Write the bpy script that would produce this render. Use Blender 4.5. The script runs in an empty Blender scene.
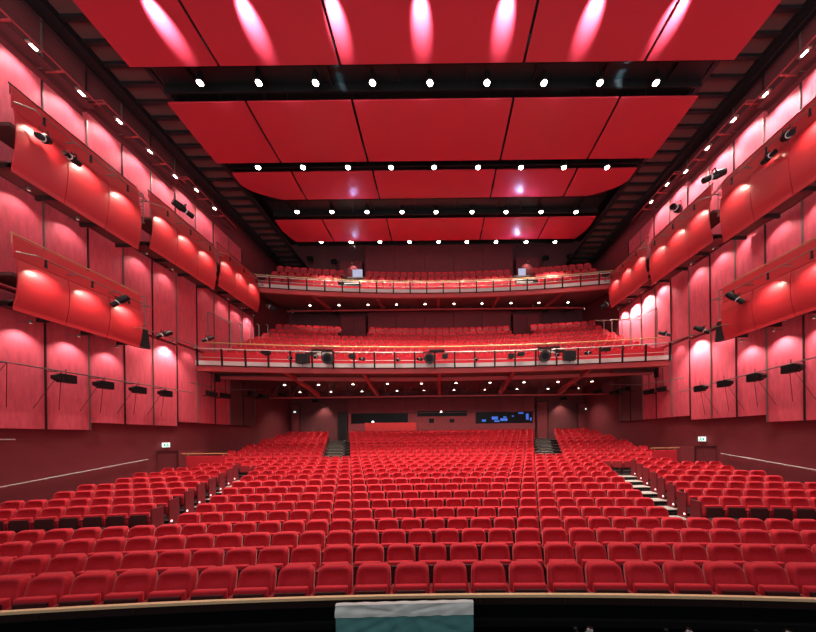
import bpy, bmesh, math, random
from mathutils import Vector, Matrix
random.seed(7)
C = bpy.context.scene.collection
F = 310.0; VX, VY = 440.0, 437.0; CZ = 2.75
ROLL = math.radians(0.7); CR, SR = math.cos(ROLL), math.sin(ROLL)

# ---------------------------------------------------------------- measuring
def der(px, py):
    dx, dy = px - VX, VY - py
    return dx*CR + dy*SR, -dx*SR + dy*CR
def at_depth(px, py, Y):
    dx, dy = der(px, py); return Vector((dx*Y/F, Y, CZ + dy*Y/F))
def at_side(px, py, X):
    dx, dy = der(px, py); Y = F*X/dx; return Vector((X, Y, CZ + dy*Y/F))
def to_pix(v):
    dx, dy = F*v[0]/v[1], F*(v[2]-CZ)/v[1]
    return VX + dx*CR - dy*SR, VY - (dx*SR + dy*CR)
RAD = 64.0
def sag(X): return RAD - math.sqrt(RAD*RAD - X*X)

ONES = ['', 'first', 'second', 'third', 'fourth', 'fifth', 'sixth', 'seventh', 'eighth', 'ninth', 'tenth', 'eleventh', 'twelfth', 'thirteenth',
        'fourteenth', 'fifteenth', 'sixteenth', 'seventeenth', 'eighteenth', 'nineteenth']
TENS = {2: ('twentieth', 'twenty'), 3: ('thirtieth', 'thirty'), 4: ('fortieth', 'forty'), 5: ('fiftieth', 'fifty')}
def nth(n):
    if n < 20: return ONES[n]
    return TENS[n//10][0] if n % 10 == 0 else TENS[n//10][1] + '-' + ONES[n % 10]

# ---------------------------------------------------------------- materials
M = {}
def mat(name, col, rough=.6, metal=0., spec=.4, noise=0., nscale=8., bump=0., sheen=0., emit=None, estr=0., stretch=None, coat=0.):
    m = bpy.data.materials.new(name); m.use_nodes = True
    nt = m.node_tree; b = nt.nodes['Principled BSDF']
    b.inputs['Base Color'].default_value = (*col, 1); b.inputs['Roughness'].default_value = rough
    b.inputs['Metallic'].default_value = metal; b.inputs['Specular IOR Level'].default_value = spec
    b.inputs['Sheen Weight'].default_value = sheen
    b.inputs['Coat Weight'].default_value = coat
    if sheen: b.inputs['Sheen Tint'].default_value = (1, .45, .45, 1); b.inputs['Sheen Roughness'].default_value = .4
    if noise or bump:
        tc = nt.nodes.new('ShaderNodeTexCoord'); mp = nt.nodes.new('ShaderNodeMapping')
        if stretch: mp.inputs['Scale'].default_value = stretch
        nz = nt.nodes.new('ShaderNodeTexNoise'); nz.inputs['Scale'].default_value = nscale; nz.inputs['Detail'].default_value = 5
        nt.links.new(tc.outputs['Object'], mp.inputs['Vector']); nt.links.new(mp.outputs['Vector'], nz.inputs['Vector'])
        if noise:
            r = nt.nodes.new('ShaderNodeValToRGB')
            r.color_ramp.elements[0].position = .3; r.color_ramp.elements[1].position = .7
            r.color_ramp.elements[0].color = (*[c*(1-noise) for c in col], 1)
            r.color_ramp.elements[1].color = (*[min(1, c*(1+noise)) for c in col], 1)
            nt.links.new(nz.outputs['Fac'], r.inputs['Fac']); nt.links.new(r.outputs['Color'], b.inputs['Base Color'])
        if bump:
            bp = nt.nodes.new('ShaderNodeBump'); bp.inputs['Strength'].default_value = bump; bp.inputs['Distance'].default_value = .01
            nt.links.new(nz.outputs['Fac'], bp.inputs['Height']); nt.links.new(bp.outputs['Normal'], b.inputs['Normal'])
    if emit: b.inputs['Emission Color'].default_value = (*emit, 1); b.inputs['Emission Strength'].default_value = estr
    M[name] = m; return m
mat('velvet', (.60, .024, .040), .75, spec=.2, noise=.08, nscale=30, sheen=.3)
mat('shell', (.085, .02, .022), .5, spec=.3)
mat('frame_red', (.30, .016, .024), .5)
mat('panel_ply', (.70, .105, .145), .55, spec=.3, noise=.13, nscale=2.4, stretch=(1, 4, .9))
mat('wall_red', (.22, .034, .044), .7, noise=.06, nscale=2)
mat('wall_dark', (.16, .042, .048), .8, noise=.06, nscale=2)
mat('soffit', (.17, .055, .055), .8)
mat('reflector', (.46, .026, .042), .36, spec=.5)
mat('fascia', (.52, .026, .036), .45, spec=.5, coat=.7)
M['fascia'].node_tree.nodes['Principled BSDF'].inputs['Coat Roughness'].default_value = .27
mat('beam_red', (.46, .06, .065), .5)
mat('black_wood', (.02, .008, .008), .5)
mat('black', (.008, .009, .01), .5)
mat('bridge', (.008, .016, .018), .4)
mat('black_metal', (.012, .012, .013), .4, metal=.3)
mat('pipe', (.30, .22, .20), .35, metal=.6)
mat('pipe_dark', (.06, .035, .035), .4, metal=.5)
mat('steel', (.60, .54, .51), .4, metal=.3)
mat('brass', (.62, .36, .16), .35, metal=.4)
mat('strip', (.85, .62, .36), .4)
mat('carpet', (.028, .018, .02), .9, noise=.15, nscale=40)
mat('tread', (.38, .365, .34), .7, noise=.08, nscale=20)
mat('riser', (.01, .01, .011), .8)
mat('stage_black', (.002, .003, .0035), .4, spec=.15)
mat('glass', (.006, .006, .008), .3, spec=.15)
mat('lens', (1, 1, 1), emit=(1, .86, .74), estr=35)
mat('lens_small', (1, 1, 1), emit=(1, .85, .72), estr=12)
mat('lens_step', (1, 1, 1), emit=(1, .5, .5), estr=2.2)
mat('bay', (.12, .055, .052), .8)
mat('end_red', (.24, .025, .035), .5)
mat('pan_red', (.34, .022, .03), .6)
mat('lens_soft', (.6, .3, .3), emit=(1, .5, .4), estr=.5)
mat('blue_screen', (.05, .1, .3), emit=(.05, .2, 1), estr=.55)
mat('sign_white', (.8, .9, .85), emit=(.75, .95, .9), estr=1.0)
mat('sign_green', (.03, .3, .2), emit=(.05, .45, .35), estr=.6)
mat('film', (.74, .84, .82), .35, spec=.6)
mat('teal', (.12, .36, .36), .3, spec=.6, noise=.08, nscale=6)
mat('desk_red', (.5, .03, .035), .6)
mat('white_sheet', (.6, .62, .75), emit=(.6, .65, .95), estr=.5)
mat('pale', (.6, .62, .6), .4)

# ---------------------------------------------------------------- building
class MB:
    def __init__(s): s.bm = bmesh.new(); s.mi = 0
    def face(s, vs, mi=None):
        try: f = s.bm.faces.new(vs)
        except ValueError: return
        f.material_index = s.mi if mi is None else mi; return f
    def box(s, x0, y0, z0, x1, y1, z1, mtx=None, bev=0.):
        vs = [Vector((x, y, z)) for x in (x0, x1) for y in (y0, y1) for z in (z0, z1)]
        if mtx: vs = [mtx @ v for v in vs]
        b = [s.bm.verts.new(v) for v in vs]
        fs = []
        for q in ((0,1,3,2),(4,6,7,5),(0,4,5,1),(2,3,7,6),(0,2,6,4),(1,5,7,3)): fs.append(s.face([b[i] for i in q]))
        if bev:
            es = {e for f in fs for e in f.edges}
            r = bmesh.ops.bevel(s.bm, geom=list(es), offset=bev, segments=2, profile=.6, affect='EDGES')
            for f in r['faces']: f.material_index = s.mi
        return s
    def tube(s, a, b, r, n=8, r2=None, caps=True):
        a, b = Vector(a), Vector(b); r2 = r if r2 is None else r2
        d = (b-a).normalized(); u = d.orthogonal().normalized(); w = d.cross(u)
        A = [s.bm.verts.new(a + (u*math.cos(t)+w*math.sin(t))*r) for t in [2*math.pi*i/n for i in range(n)]]
        B = [s.bm.verts.new(b + (u*math.cos(t)+w*math.sin(t))*r2) for t in [2*math.pi*i/n for i in range(n)]]
        for i in range(n): s.face([A[i], A[(i+1) % n], B[(i+1) % n], B[i]])
        if caps: s.face(A[::-1]); s.face(B)
        return s
    def path(s, pts, r, n=6):
        for a, b in zip(pts[:-1], pts[1:]): s.tube(a, b, r, n)
        return s
    def prism(s, pts, vec):
        a = [s.bm.verts.new(Vector(p)) for p in pts]; b = [s.bm.verts.new(Vector(p)+Vector(vec)) for p in pts]
        n = len(pts); s.face(a[::-1]); s.face(b)
        for i in range(n): s.face([a[i], a[(i+1) % n], b[(i+1) % n], b[i]])
        return s
    def arcbox(s, Yc, y0, y1, z0, z1, X0, X1, n=24):          # beam that follows the curve of the rows
        prev = None; first = None
        for i in range(n+1):
            X = X0+(X1-X0)*i/n; Y = Yc - sag(X)
            c = [s.bm.verts.new((X, Y+y, z)) for y, z in ((y0, z0), (y1, z0), (y1, z1), (y0, z1))]
            if prev:
                for k in range(4): s.face([prev[k], prev[(k+1) % 4], c[(k+1) % 4], c[k]])
            else: first = c
            prev = c
        s.face(first[::-1]); s.face(prev); return s
    def grid(s, rows):
        V = [[s.bm.verts.new(p) for p in r] for r in rows]
        for i in range(len(V)-1):
            for j in range(len(V[0])-1): s.face([V[i][j], V[i][j+1], V[i+1][j+1], V[i+1][j]])
        return V
    def build(s, name, mats, parent=None, smooth=False, kind=None, loc=None):
        bmesh.ops.recalc_face_normals(s.bm, faces=s.bm.faces[:])
        me = bpy.data.meshes.new(name)
        if loc is not None: bmesh.ops.translate(s.bm, verts=s.bm.verts[:], vec=-Vector(loc))
        s.bm.to_mesh(me); s.bm.free()
        for m in ([mats] if isinstance(mats, str) else mats): me.materials.append(M[m])
        if smooth:
            for p in me.polygons: p.use_smooth = True
        o = bpy.data.objects.new(name, me); C.objects.link(o)
        if loc is not None: o.location = loc
        if parent: o.parent = parent
        if kind: o['kind'] = kind
        return o
def thing(name, label, cat, loc=(0,0,0), rz=0., group=None, rot=None):
    o = bpy.data.objects.new(name, None); C.objects.link(o); o.empty_display_size = .1
    o.location = loc; o.rotation_euler = rot if rot else (0, 0, rz); o['label'] = label; o['category'] = cat
    if group: o['group'] = group
    return o
def tag(o, label, cat, group=None):
    o['label'] = label; o['category'] = cat
    if group: o['group'] = group
    return o
def dup(root, loc, label, rz=0., rot=None, scale=None):
    r = root.copy(); C.objects.link(r); r.location = loc; r.rotation_euler = rot if rot else (0, 0, rz); r['label'] = label
    if scale: r.scale = scale
    for ch in list(root.children):
        c = ch.copy(); C.objects.link(c); c.parent = r
        for g in list(ch.children):
            d = g.copy(); C.objects.link(d); d.parent = c
    return r
def struct(name, mb, m, smooth=False): return mb.build(name, m, kind='structure', smooth=smooth)
def lamp(loc, target, power, size_deg=70, blend=.6, col=(1, .82, .68), r=.05):
    l = bpy.data.lights.new('lamp', 'SPOT'); l.energy = power; l.spot_size = math.radians(size_deg); l.spot_blend = blend
    l.color = col; l.shadow_soft_size = r
    o = bpy.data.objects.new('lamp', l); C.objects.link(o); o.location = loc
    o.rotation_euler = (Vector(target)-Vector(loc)).to_track_quat('-Z', 'Y').to_euler(); return o

# ---------------------------------------------------------------- the room shell
WL, WR = -13.62, 13.08          # side wall planes
PL, PR = -13.45, 12.90          # faces of the wall panels
struct('wall_left', MB().box(WL-.3, -3, -2, WL, 32, 20.6), 'wall_red')
struct('wall_right', MB().box(WR, -3, -2, WR+.3, 32, 20.6), 'wall_red')
struct('ceiling', MB().box(WL, 6.2, 20.4, WR, 32, 20.6), 'black')

# rows of the stalls
FL = [.0, -.05, -.07, -.09, -.05, .0, .07, .165, .26, .35, .45, .545, .64, .73, .82]
while len(FL) < 24: FL.append(FL[-1]+.178)
def rowY(k): return 4.57+.95*k
fm = MB(); N = 26
for k in range(25):
    ya, yb = (rowY(k)-.62, rowY(k)+.33) if k < 24 else (rowY(24)-.62, 29.5)
    if k == 0: ya = 3.95
    z = FL[min(k, 23)]; zn = FL[min(k+1, 23)]
    a = [(WL+(WR-WL)*i/N) for i in range(N+1)]
    fm.grid([[(X, ya-sag(X), z) for X in a], [(X, yb-(sag(X) if k < 24 else 0), z) for X in a]])
    if k < 24: fm.grid([[(X, yb-sag(X), z) for X in a], [(X, yb-sag(X), zn) for X in a]])
struct('floor', fm, 'carpet')

# orchestra pit, its wall and the stage behind the camera
struct('floor', MB().box(WL, .8, -1.7, WR, 4.0, -1.6), 'stage_black')
struct('floor', MB().box(WL, -3, .9, WR, 1.0, 1.1), 'stage_black')
struct('wall_front', MB().box(WL, .9, -1.7, WR, 1.0, .9), 'stage_black')
pr = thing('pit_rail', 'dark curved pit wall with pale wooden top strip before the first seat row', 'rail')
PRY = 3.98
def prail(y0, y1, z0, z1):
    m = MB(); m2 = 50.; prev = None
    for i in range(41):
        X = -11+22*i/40; Y = PRY-(m2-math.sqrt(m2*m2-X*X))
        c = [m.bm.verts.new((X, Y+y, z)) for y, z in ((y0, z0), (y1, z0), (y1, z1), (y0, z1))]
        if prev:
            for q in range(4): m.face([prev[q], prev[(q+1) % 4], c[(q+1) % 4], c[q]])
        else: m.face(c[::-1])
        prev = c
    m.face(prev); return m
prail(-.035, .015, .70, .735).build('rail_strip', 'strip', pr, smooth=False)
prail(-.01, .05, .60, .70).build('wall_board', 'black_wood', pr)
prail(-.03, .08, -1.6, .60).build('pit_wall', 'stage_black', pr)
prail(-.09, -.03, .36, .44).build('ledge', 'black_metal', pr)
for j in range(14):
    X = -7+j*1.07; Y = PRY-(50-math.sqrt(2500-X*X))
    MB().box(X-.012, Y-.03, .63, X+.012, Y-.01, .66).build('bracket', 'pipe_dark', pr)

# ---------------------------------------------------------------- theatre seats
def back_mesh(mb, nx, nz, ox=0, oy=0, oz=0, ang=0, closed=True):
    """padded back rest: rounded outline, raised rim, hollow in the middle, leaning back"""
    ca, sa = math.cos(ang), math.sin(ang)
    def P(x, y, z): return (ox+x*ca-y*sa, oy+x*sa+y*ca, oz+z)
    W, z0, z1 = .252, .36, .915; front = []; backr = []
    for i in range(nz+1):
        v = i/nz; z = z0+(z1-z0)*v; fr = []; bk = []
        zz = min(1, (z1-z)/.11); wr = W*(1-.13*v*v*.6)*(1-.26*(1-math.sqrt(max(0, 1-(1-zz)**2))))
        yl = -.15+.15*v**1.1
        for j in range(nx+1):
            u = -1+2*j/nx; e = abs(u)
            rim = max(0, (e-.72)/.28)
            top = max(0, (v-.86)/.14)
            edge = max(rim, top)
            round_ = (max(0, (e-.9)/.1))**2*.028 + (max(0, (v-.95)/.05))**2*.035
            hollow = .10*max(0, 1-(e/.88)**4)*min(1, max(0, (.94-v)/.22))**.8*min(1, max(0, (v-.05)/.68))
            y = yl-.100-.030*min(1, edge*1.6)+round_+hollow
            fr.append(P(u*wr, y, z)); bk.append(P(u*wr, yl+.012-.01*e, z))
        front.append(fr); backr.append(bk)
    V = mb.grid(front); B = mb.grid([r for r in backr])
    for i in range(nz):
        mb.face([V[i][0], V[i+1][0], B[i+1][0], B[i][0]]); mb.face([V[i][-1], B[i][-1], B[i+1][-1], V[i+1][-1]])
    for j in range(nx):
        mb.face([V[-1][j], V[-1][j+1], B[-1][j+1], B[-1][j]]); mb.face([V[0][j], B[0][j], B[0][j+1], V[0][j+1]])
def tip(mb, x0, x1, y0, y1, z0, z1, bev=0): mb.box(x0, y0, z0, x1, y1, z1, bev=bev)
G_SEAT = 'red tip-up seats in the front and middle rows of the stalls'
def make_seat():
    t = thing('theatre_seat', '', 'seat', group=G_SEAT)
    m = MB(); back_mesh(m, 14, 14); m.build('backrest', 'velvet', t, smooth=True)
    m = MB(); m.box(-.225, -.31, .40, .225, -.225, .71, bev=.03); cu = m.build('seat_cushion', 'velvet', t, smooth=True)
    m = MB(); m.box(-.205, -.335, .36, .205, -.30, .655, bev=.012); m.build('seat_shell', 'shell', cu)
    m = MB(); m.box(.252, -.36, .55, .298, .0, .60, bev=.012); m.build('armrest', 'frame_red', t)
    m = MB(); m.box(.258, -.26, 0, .292, -.02, .55); m.box(.24, -.30, 0, .31, .02, .02); m.build('stand', 'shell', t)
    return t
def low_seat(mb, x, y, z, ang, len_tier=False):
    ca, sa = math.cos(ang), math.sin(ang); T = Matrix.Translation((x, y, z)) @ Matrix.Rotation(ang, 4, 'Z')
    mb.mi = 0; back_mesh(mb, 5, 5, x, y, z, ang)
    mb.box(-.225, -.30, .40, .225, -.215, .69, T); mb.box(.255, -.34, .54, .295, 0, .59, T)
    mb.mi = 2 if len_tier else 1; mb.box(-.215, -.34, .34, .215, -.30, .66, T); mb.mi = 1; mb.box(.26, -.26, 0, .29, -.02, .54, T); mb.mi = 0

seats = []   # (x, y, z, ang, block, row)
def add_row(k, xa, xb, block, off, zadd=0.):
    j = math.ceil((xa-off)/.55+.5-1e-6)
    out = []
    while True:
        x = off+(j-.5)*.55; th = math.asin(x/RAD)*1.0; X = RAD*math.sin(x/RAD)
        if X+.27 > xb+.08: break
        if X-.27 >= xa-.06: out.append((X, rowY(k)-sag(X), FL[k]+zadd, -math.asin(X/RAD)))
        j += 1
    seats.extend([(a, b, c, d, block, k) for a, b, c, d in out]); return out
ends = []
def edgeX(px, py, k):       # where a row ends in the photograph -> metres across the hall
    X = 0
    for _ in range(6): X = der(px, py)[0]*(rowY(k)-sag(X))/F
    return X
LE = [(179.2, 512.7), (196.6, 502.3), (212.3, 493.6), (223.6, 486), (234, 480), (242.7, 474.4), (250.6, 469), (256.7, 464.8), (262, 461)]
RE = [(668.8, 505.7), (656.6, 497), (646, 488), (636.6, 480.5), (628.7, 475), (622.6, 469), (617, 465), (611, 461), (606, 458)]
LS = [(166.5, 515), (181.8, 505.2), (196.2, 497.4), (207.4, 490.6), (217.8, 484.3), (227, 479), (234.4, 474), (240, 469.7)]
RS = [(688, 507), (675.4, 498.3), (665.3, 491), (656, 484.5), (649, 478.8), (641.4, 473), (635.7, 468.6), (630, 464)]
lims = {}
for k in range(24):
    off = -.155 if k % 2 == 0 else .12
    if k < 4: add_row(k, WL+.6+(3-k)*.9, WR-.6-(3-k)*.9, 'full row', off)
    elif k <= 12:
        xl, xr = edgeX(*LE[k-4], k), edgeX(*RE[k-4], k)
        add_row(k, xl-.05, xr+.1, 'centre block', off)
        if k >= 5:
            sl, sr = edgeX(*LS[k-5], k), edgeX(*RS[k-5], k); lims[k] = (sl-.12, xl-.02, xr+.06, sr+.1)
            add_row(k, WL+(.75 if k < 12 else 1.9), sl-.22, 'left side block', (sl-.22) % .55, .06)
            n = int((WR-.75-(sr+.22))/.55)
            add_row(k, sr+.2, WR-(.55 if k < 12 else 1.9), 'right side block', (sr+.22) % .55, .06)
        else: lims[k] = (xl-1.2, xl-.02, xr+.06, xr+1.2)
    elif k in (13,):
        add_row(k, -10.6, 10.2, 'full row', off)
    elif k == 14: add_row(k, WL+.7, WR-.7, 'full row', off)
    else:
        g0, g1 = 5.75+.27*(k-15), 7.0+.27*(k-15)
        add_row(k, -g0, g0, 'centre block', off); add_row(k, WL+.7, -g1, 'left block', off); add_row(k, g1, WR-.7, 'right block', off)

def vis(s):
    p = to_pix((s[0], s[1], s[2]+.75)); return -14 < p[0] < 830
inview = sorted([s for s in seats if vis(s)], key=lambda s: s[1]+abs(s[0])*.02)
# whole rows first: rows nearest the stage, until 300 individuals
chosen = set(id(s) for s in inview[:300])
rest = [s for s in seats if id(s) not in chosen]
proto = make_seat(); first = True
BL = {'full row': 'full-width', 'centre block': 'centre block,', 'left side block': 'left side block,', 'right side block': 'right side block,'}
groups = {}
for s in inview[:300]: groups.setdefault((s[5], s[4]), []).append(s)
for (k, block), ss in sorted(groups.items()):
    ss.sort(key=lambda s: s[0])
    for i, s in enumerate(ss):
        fromr = len(ss)-i
        where = ('%s from the right' % nth(fromr) if (fromr < i+1) else '%s from the left' % nth(i+1))
        if block == 'right side block': where = '%s from the aisle' % nth(i+1)
        if block == 'left side block': where = '%s from the aisle' % nth(fromr)
        if where.startswith('first from the'): where = where.replace('first from the', 'nearest to the')
        where = where.replace(' the ', ' ')
        lab = 'red velvet seat %s, %s %s row from the pit' % (where, BL[block], nth(k+1))
        if first: proto.location = s[:3]; proto.rotation_euler = (0, 0, s[3]); proto['label'] = lab; first = False
        else: dup(proto, s[:3], lab, s[3])

# ---------------------------------------------------------------- stairs, end panels and step lights in the aisles
for side, nm in ((-1, 'left'), (1, 'right')):
    m = MB()
    for k in range(4, 13):
        a = lims[k]; x0, x1 = (a[0], a[1]) if side < 0 else (a[2], a[3])
        yb = rowY(k)-sag((x0+x1)/2)
        z = FL[k]
        m.mi = 0; m.box(x0, yb-.57, z+.004, x1, yb-.04, z+.10)
        m.mi = 1; m.box(x0, yb-.60, z+.002, x1, yb-.575, z+.08)
        m.mi = 0
    tag(m.build('aisle_steps', ['tread', 'riser']), 'grey stepped aisle climbing between centre seats and %s side block' % nm, 'steps', 'stepped aisles')
    for k in range(5, 13):
        a = lims[k]; xe = a[0] if side < 0 else a[3]; y = rowY(k)-sag(xe)
        t = thing('row_end_panel', 'dark red row end panel with step light, %s from the front, %s aisle' % (nth(k-4), nm), 'panel', (xe-side*.02, y-.18, FL[k]), 0, 'row end panels beside the aisles')
        MB().box(-.025, -.16, 0, .025, .20, .88, bev=.01).build('panel_board', 'end_red', t)
        MB().box(-side*.03-.012, -.13, .20, -side*.03+.012, -.08, .25).build('step_light', 'lens_step', t)
for side, nm in ((-1, 'left'), (1, 'right')):
    m = MB()
    for k in range(15, 24):
        g0, g1 = 5.85+.27*(k-15), 6.95+.27*(k-15); xa, xb = sorted((side*g0, side*g1)); yb = rowY(k)-sag(g0)
        z = FL[k]
        for h in (0, 1):
            y0 = yb-.60+h*.47; zz = z+.008+h*.085
            m.mi = 0; m.box(xa, y0+.03, zz, xb, y0+.46, zz+.03); m.mi = 1; m.box(xa, y0, zz-.05, xb, y0+.028, zz+.028); m.mi = 0
    tag(m.build('aisle_steps', ['tread', 'riser']), 'pale steps up the rear stalls towards the %s' % ('dark doorway at left' if side < 0 else 'red door recess at right'), 'steps', 'stepped aisles')

# low walls with brass rails at the side exits
for side, nm in ((-1, 'left'), (1, 'right')):
    w = WL if side < 0 else WR
    a = at_depth(186, 454, 15.1) if side < 0 else at_depth(677, 448, 15.6)
    t = thing('barrier', 'low red barrier topped with a brass rail behind the %s side block' % nm, 'barrier', (a.x, a.y, FL[13]), 0, 'barriers at the side exits')
    L = 1.9
    x0, x1 = (0, L) if side < 0 else (-L+.7, 0)
    H = a.z-FL[13]
    MB().box(x0, 0, 0, x1, .06, H-.1, bev=.01).build('barrier_panel', 'velvet', t)
    xx0, xx1 = (x0-.9, x1+.1) if side < 0 else (x0-.1, x1+.9)
    MB().tube((xx0, .03, H), (xx1, .03, H), .028).tube((x0+.1, .03, H-.1), (x0+.1, .03, H), .015).tube((x1-.1, .03, H-.1), (x1-.1, .03, H), .015).build('brass_rail', 'brass', t)
    # exit lobby box against the side wall
    X = WL+.02 if side < 0 else WR-.02
    p0 = at_side(157 if side < 0 else 716, 452 if side < 0 else 447, X); d0 = p0.y
    t = thing('exit_lobby', 'dark red boxed exit lobby against the %s wall under the lit exit sign' % nm, 'lobby', (X, d0, FL[10]), 0, 'exit lobbies')
    hh = p0.z-FL[10]; s_ = -side
    MB().box(min(0, s_*1.0), 0, 0, max(0, s_*1.0), .08, hh).build('front_panel', 'wall_red', t)
    MB().box(min(s_*1.0, s_*.92), .08, 0, max(s_*1.0, s_*.92), 1.6, hh).build('side_panel', 'wall_red', t)
    MB().box(min(s_*.96, s_*1.04), -.03, 0, max(s_*.96, s_*1.04), 0, hh+.05).box(min(s_*1.0, 0), -.03, hh, max(s_*1.0, 0), 0, hh+.05).build('door_frame', 'shell', t)
    # exit sign
    q = at_side(166 if side < 0 else 702, 445 if side < 0 else 439, X+s_*.06)
    t = thing('exit_sign', 'small lit exit sign on the %s wall above the boxed exit lobby' % nm, 'sign', q, 0, 'exit signs')
    MB().box(-.03, -.20, -.11, .03, .20, .11, bev=.01).build('sign_box', 'sign_white', t)
    m = MB()
    xg = s_*.034; f = lambda y0, z0, y1, z1: m.box(min(xg, xg+s_*.006), y0, z0, max(xg, xg+s_*.006), y1, z1)
    f(-.16, -.06, -.07, .06); f(.02, .04, .07, .09); f(.0, -.03, .09, .03); f(-.02, -.09, .02, -.03); f(.07, -.09, .11, -.03); f(.13, -.015, .18, .015)
    m.build('running_figure', 'sign_green', t)
    # hand rail on the wall
    Xr = X+s_*.12
    pa, pb = (at_side(2, 487, Xr), at_side(148, 459.5, Xr)) if side < 0 else (at_side(815, 470, Xr), at_side(721, 453.5, Xr))
    t = thing('wall_handrail', 'slim pale handrail sloping along the %s wall beside the seats' % nm, 'handrail', (0,0,0), 0, 'wall handrails')
    pa = pa+(pa-pb)*.3
    MB().tube(pa, pb, .022).build('rail_tube', 'steel', t)
    for i in range(6):
        p = pa.lerp(pb, (i+.5)/6); MB().tube(p+Vector((0,0,-.02)), (X, p.y, p.z-.06), .01, 6).build('wall_bracket', 'steel', t)
# short pale rail in the left corner
pa, pb = at_side(-6, 439.5, WL+.14), at_side(15, 439.5, WL+.14)
t = thing('wall_handrail', 'short level pale rail on left wall at the photo edge', 'handrail', (0,0,0), 0, 'wall handrails')
MB().tube(pa, pb, .02).build('rail_tube', 'steel', t); MB().tube(pa.lerp(pb, .5), pa.lerp(pb, .5)+Vector((-.14, 0, 0)), .01).build('wall_bracket', 'steel', t)

# ---------------------------------------------------------------- acoustic wall panels
SEC = lambda i: 0 if i < 3 else (1 if i < 6 else 2)
JL = [F*13.45*(2.538e-3+.000319*(i-2)) for i in range(12)]
JR = [F*12.9*(2.738e-3+.000312*(i-2)) for i in range(12)]
BOT = [.43, .72, .95]; RAIL_H = [12.7, 13.03, 13.42]
TIERN = ['lowest', 'middle', 'upper']
for side, J, nm, xf, xw in ((-1, JL, 'left', PL, WL), (1, JR, 'right', PR, WR)):
    for i in range(11):
        sc = SEC(i)
        tiers = [(BOT[sc], 4.72+.1*sc), (4.84+.1*sc, 8.2+.3*sc), (8.5+.3*sc, 12.35+.33*sc)]
        if i < 8: tiers += [(12.75+.33*sc, 15.2)]
        for ti, (z0, z1) in enumerate(tiers):
            if ti == 2 and i >= 10: continue
            t = thing('wall_panel', 'tall red plywood panel, %s from the stage, %s row of the %s wall' % (nth(i+1), (TIERN+['topmost'])[ti], nm), 'wall panel',
                      (xw, (J[i]+J[i+1])/2, CZ+z0), 0, 'plywood panels on the side walls')
            hw = (J[i+1]-J[i])/2-.022; xa, xb = sorted((0, xf-xw))
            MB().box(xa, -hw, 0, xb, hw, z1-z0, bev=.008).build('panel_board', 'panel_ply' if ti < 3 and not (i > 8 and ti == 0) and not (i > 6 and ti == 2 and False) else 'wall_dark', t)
            xa, xb = sorted(((xf-xw)*.2, (xf-xw)*1.25))
            MB().box(xa, hw+.008, 0, xb, hw+.034, z1-z0).build('edge_strip', 'pipe_dark' if (i+ti) % 2 else 'pipe', t)

# ---------------------------------------------------------------- catwalk rail with wall-washing downlights
dl = 0
for side, J, nm, xf, in ((-1, JL, 'left', PL), (1, JR, 'right', PR)):
    s_ = -side; xr = xf+s_*.60
    for sc, (a, b) in enumerate(((0, 3), (3, 6), (6, 9))):
        z = CZ+RAIL_H[sc]+.12
        t = thing('lighting_rail', '%s stretch of thin catwalk rail high on the %s wall' % (['nearest', 'middle', 'farthest'][sc], nm), 'rail', (xf, J[a], z), 0, 'high rails on the side walls')
        MB().tube((s_*.6, .05, 0), (s_*.6, J[b]-J[a]-.05, 0), .026).tube((s_*.05, .05, 0), (s_*.6, .05, 0), .02).build('rail_tube', 'beam_red', t)
        MB().tube((s_*.6, .05, .9), (s_*.6, J[b]-J[a]-.05, .9), .02).build('upper_tube', 'pipe_dark', t)
        for j in range(a, b):
            y = J[j]-J[a]+.1
            MB().box(min(0, s_*.62), y, -.08, max(0, s_*.62), y+.04, -.03).build('outrigger', 'beam_red', t)
        # narrow dark grating behind the rail
        MB().box(min(s_*.02, s_*.35), .02, -.06, max(s_*.02, s_*.35), J[b]-J[a]-.02, -.02).build('walkway', 'wall_dark', t)
    for i in range(8):
        sc = SEC(i); yc = (J[i]+J[i+1])/2; z = CZ+RAIL_H[sc]-.04
        t = thing('wall_washer', 'small bright downlight on the high rail, %s from the stage along the %s wall' % (nth(i+1), nm), 'light', (xr, yc, z), 0, 'downlights high on the side walls')
        MB().box(-.08, -.16, -.03, .08, .16, .04, bev=.01).build('housing', 'pipe', t)
        MB().box(-.035, -.08, -.045, .035, .08, -.028).build('lens', 'lens', t)
        pw = (130 if side < 0 else 260)*(1 if i < 6 else .8)
        lamp((xr, yc, z-.08), (xf, yc, z-2.0), pw, 105, .7, (1, .86, .84), .06)

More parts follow.
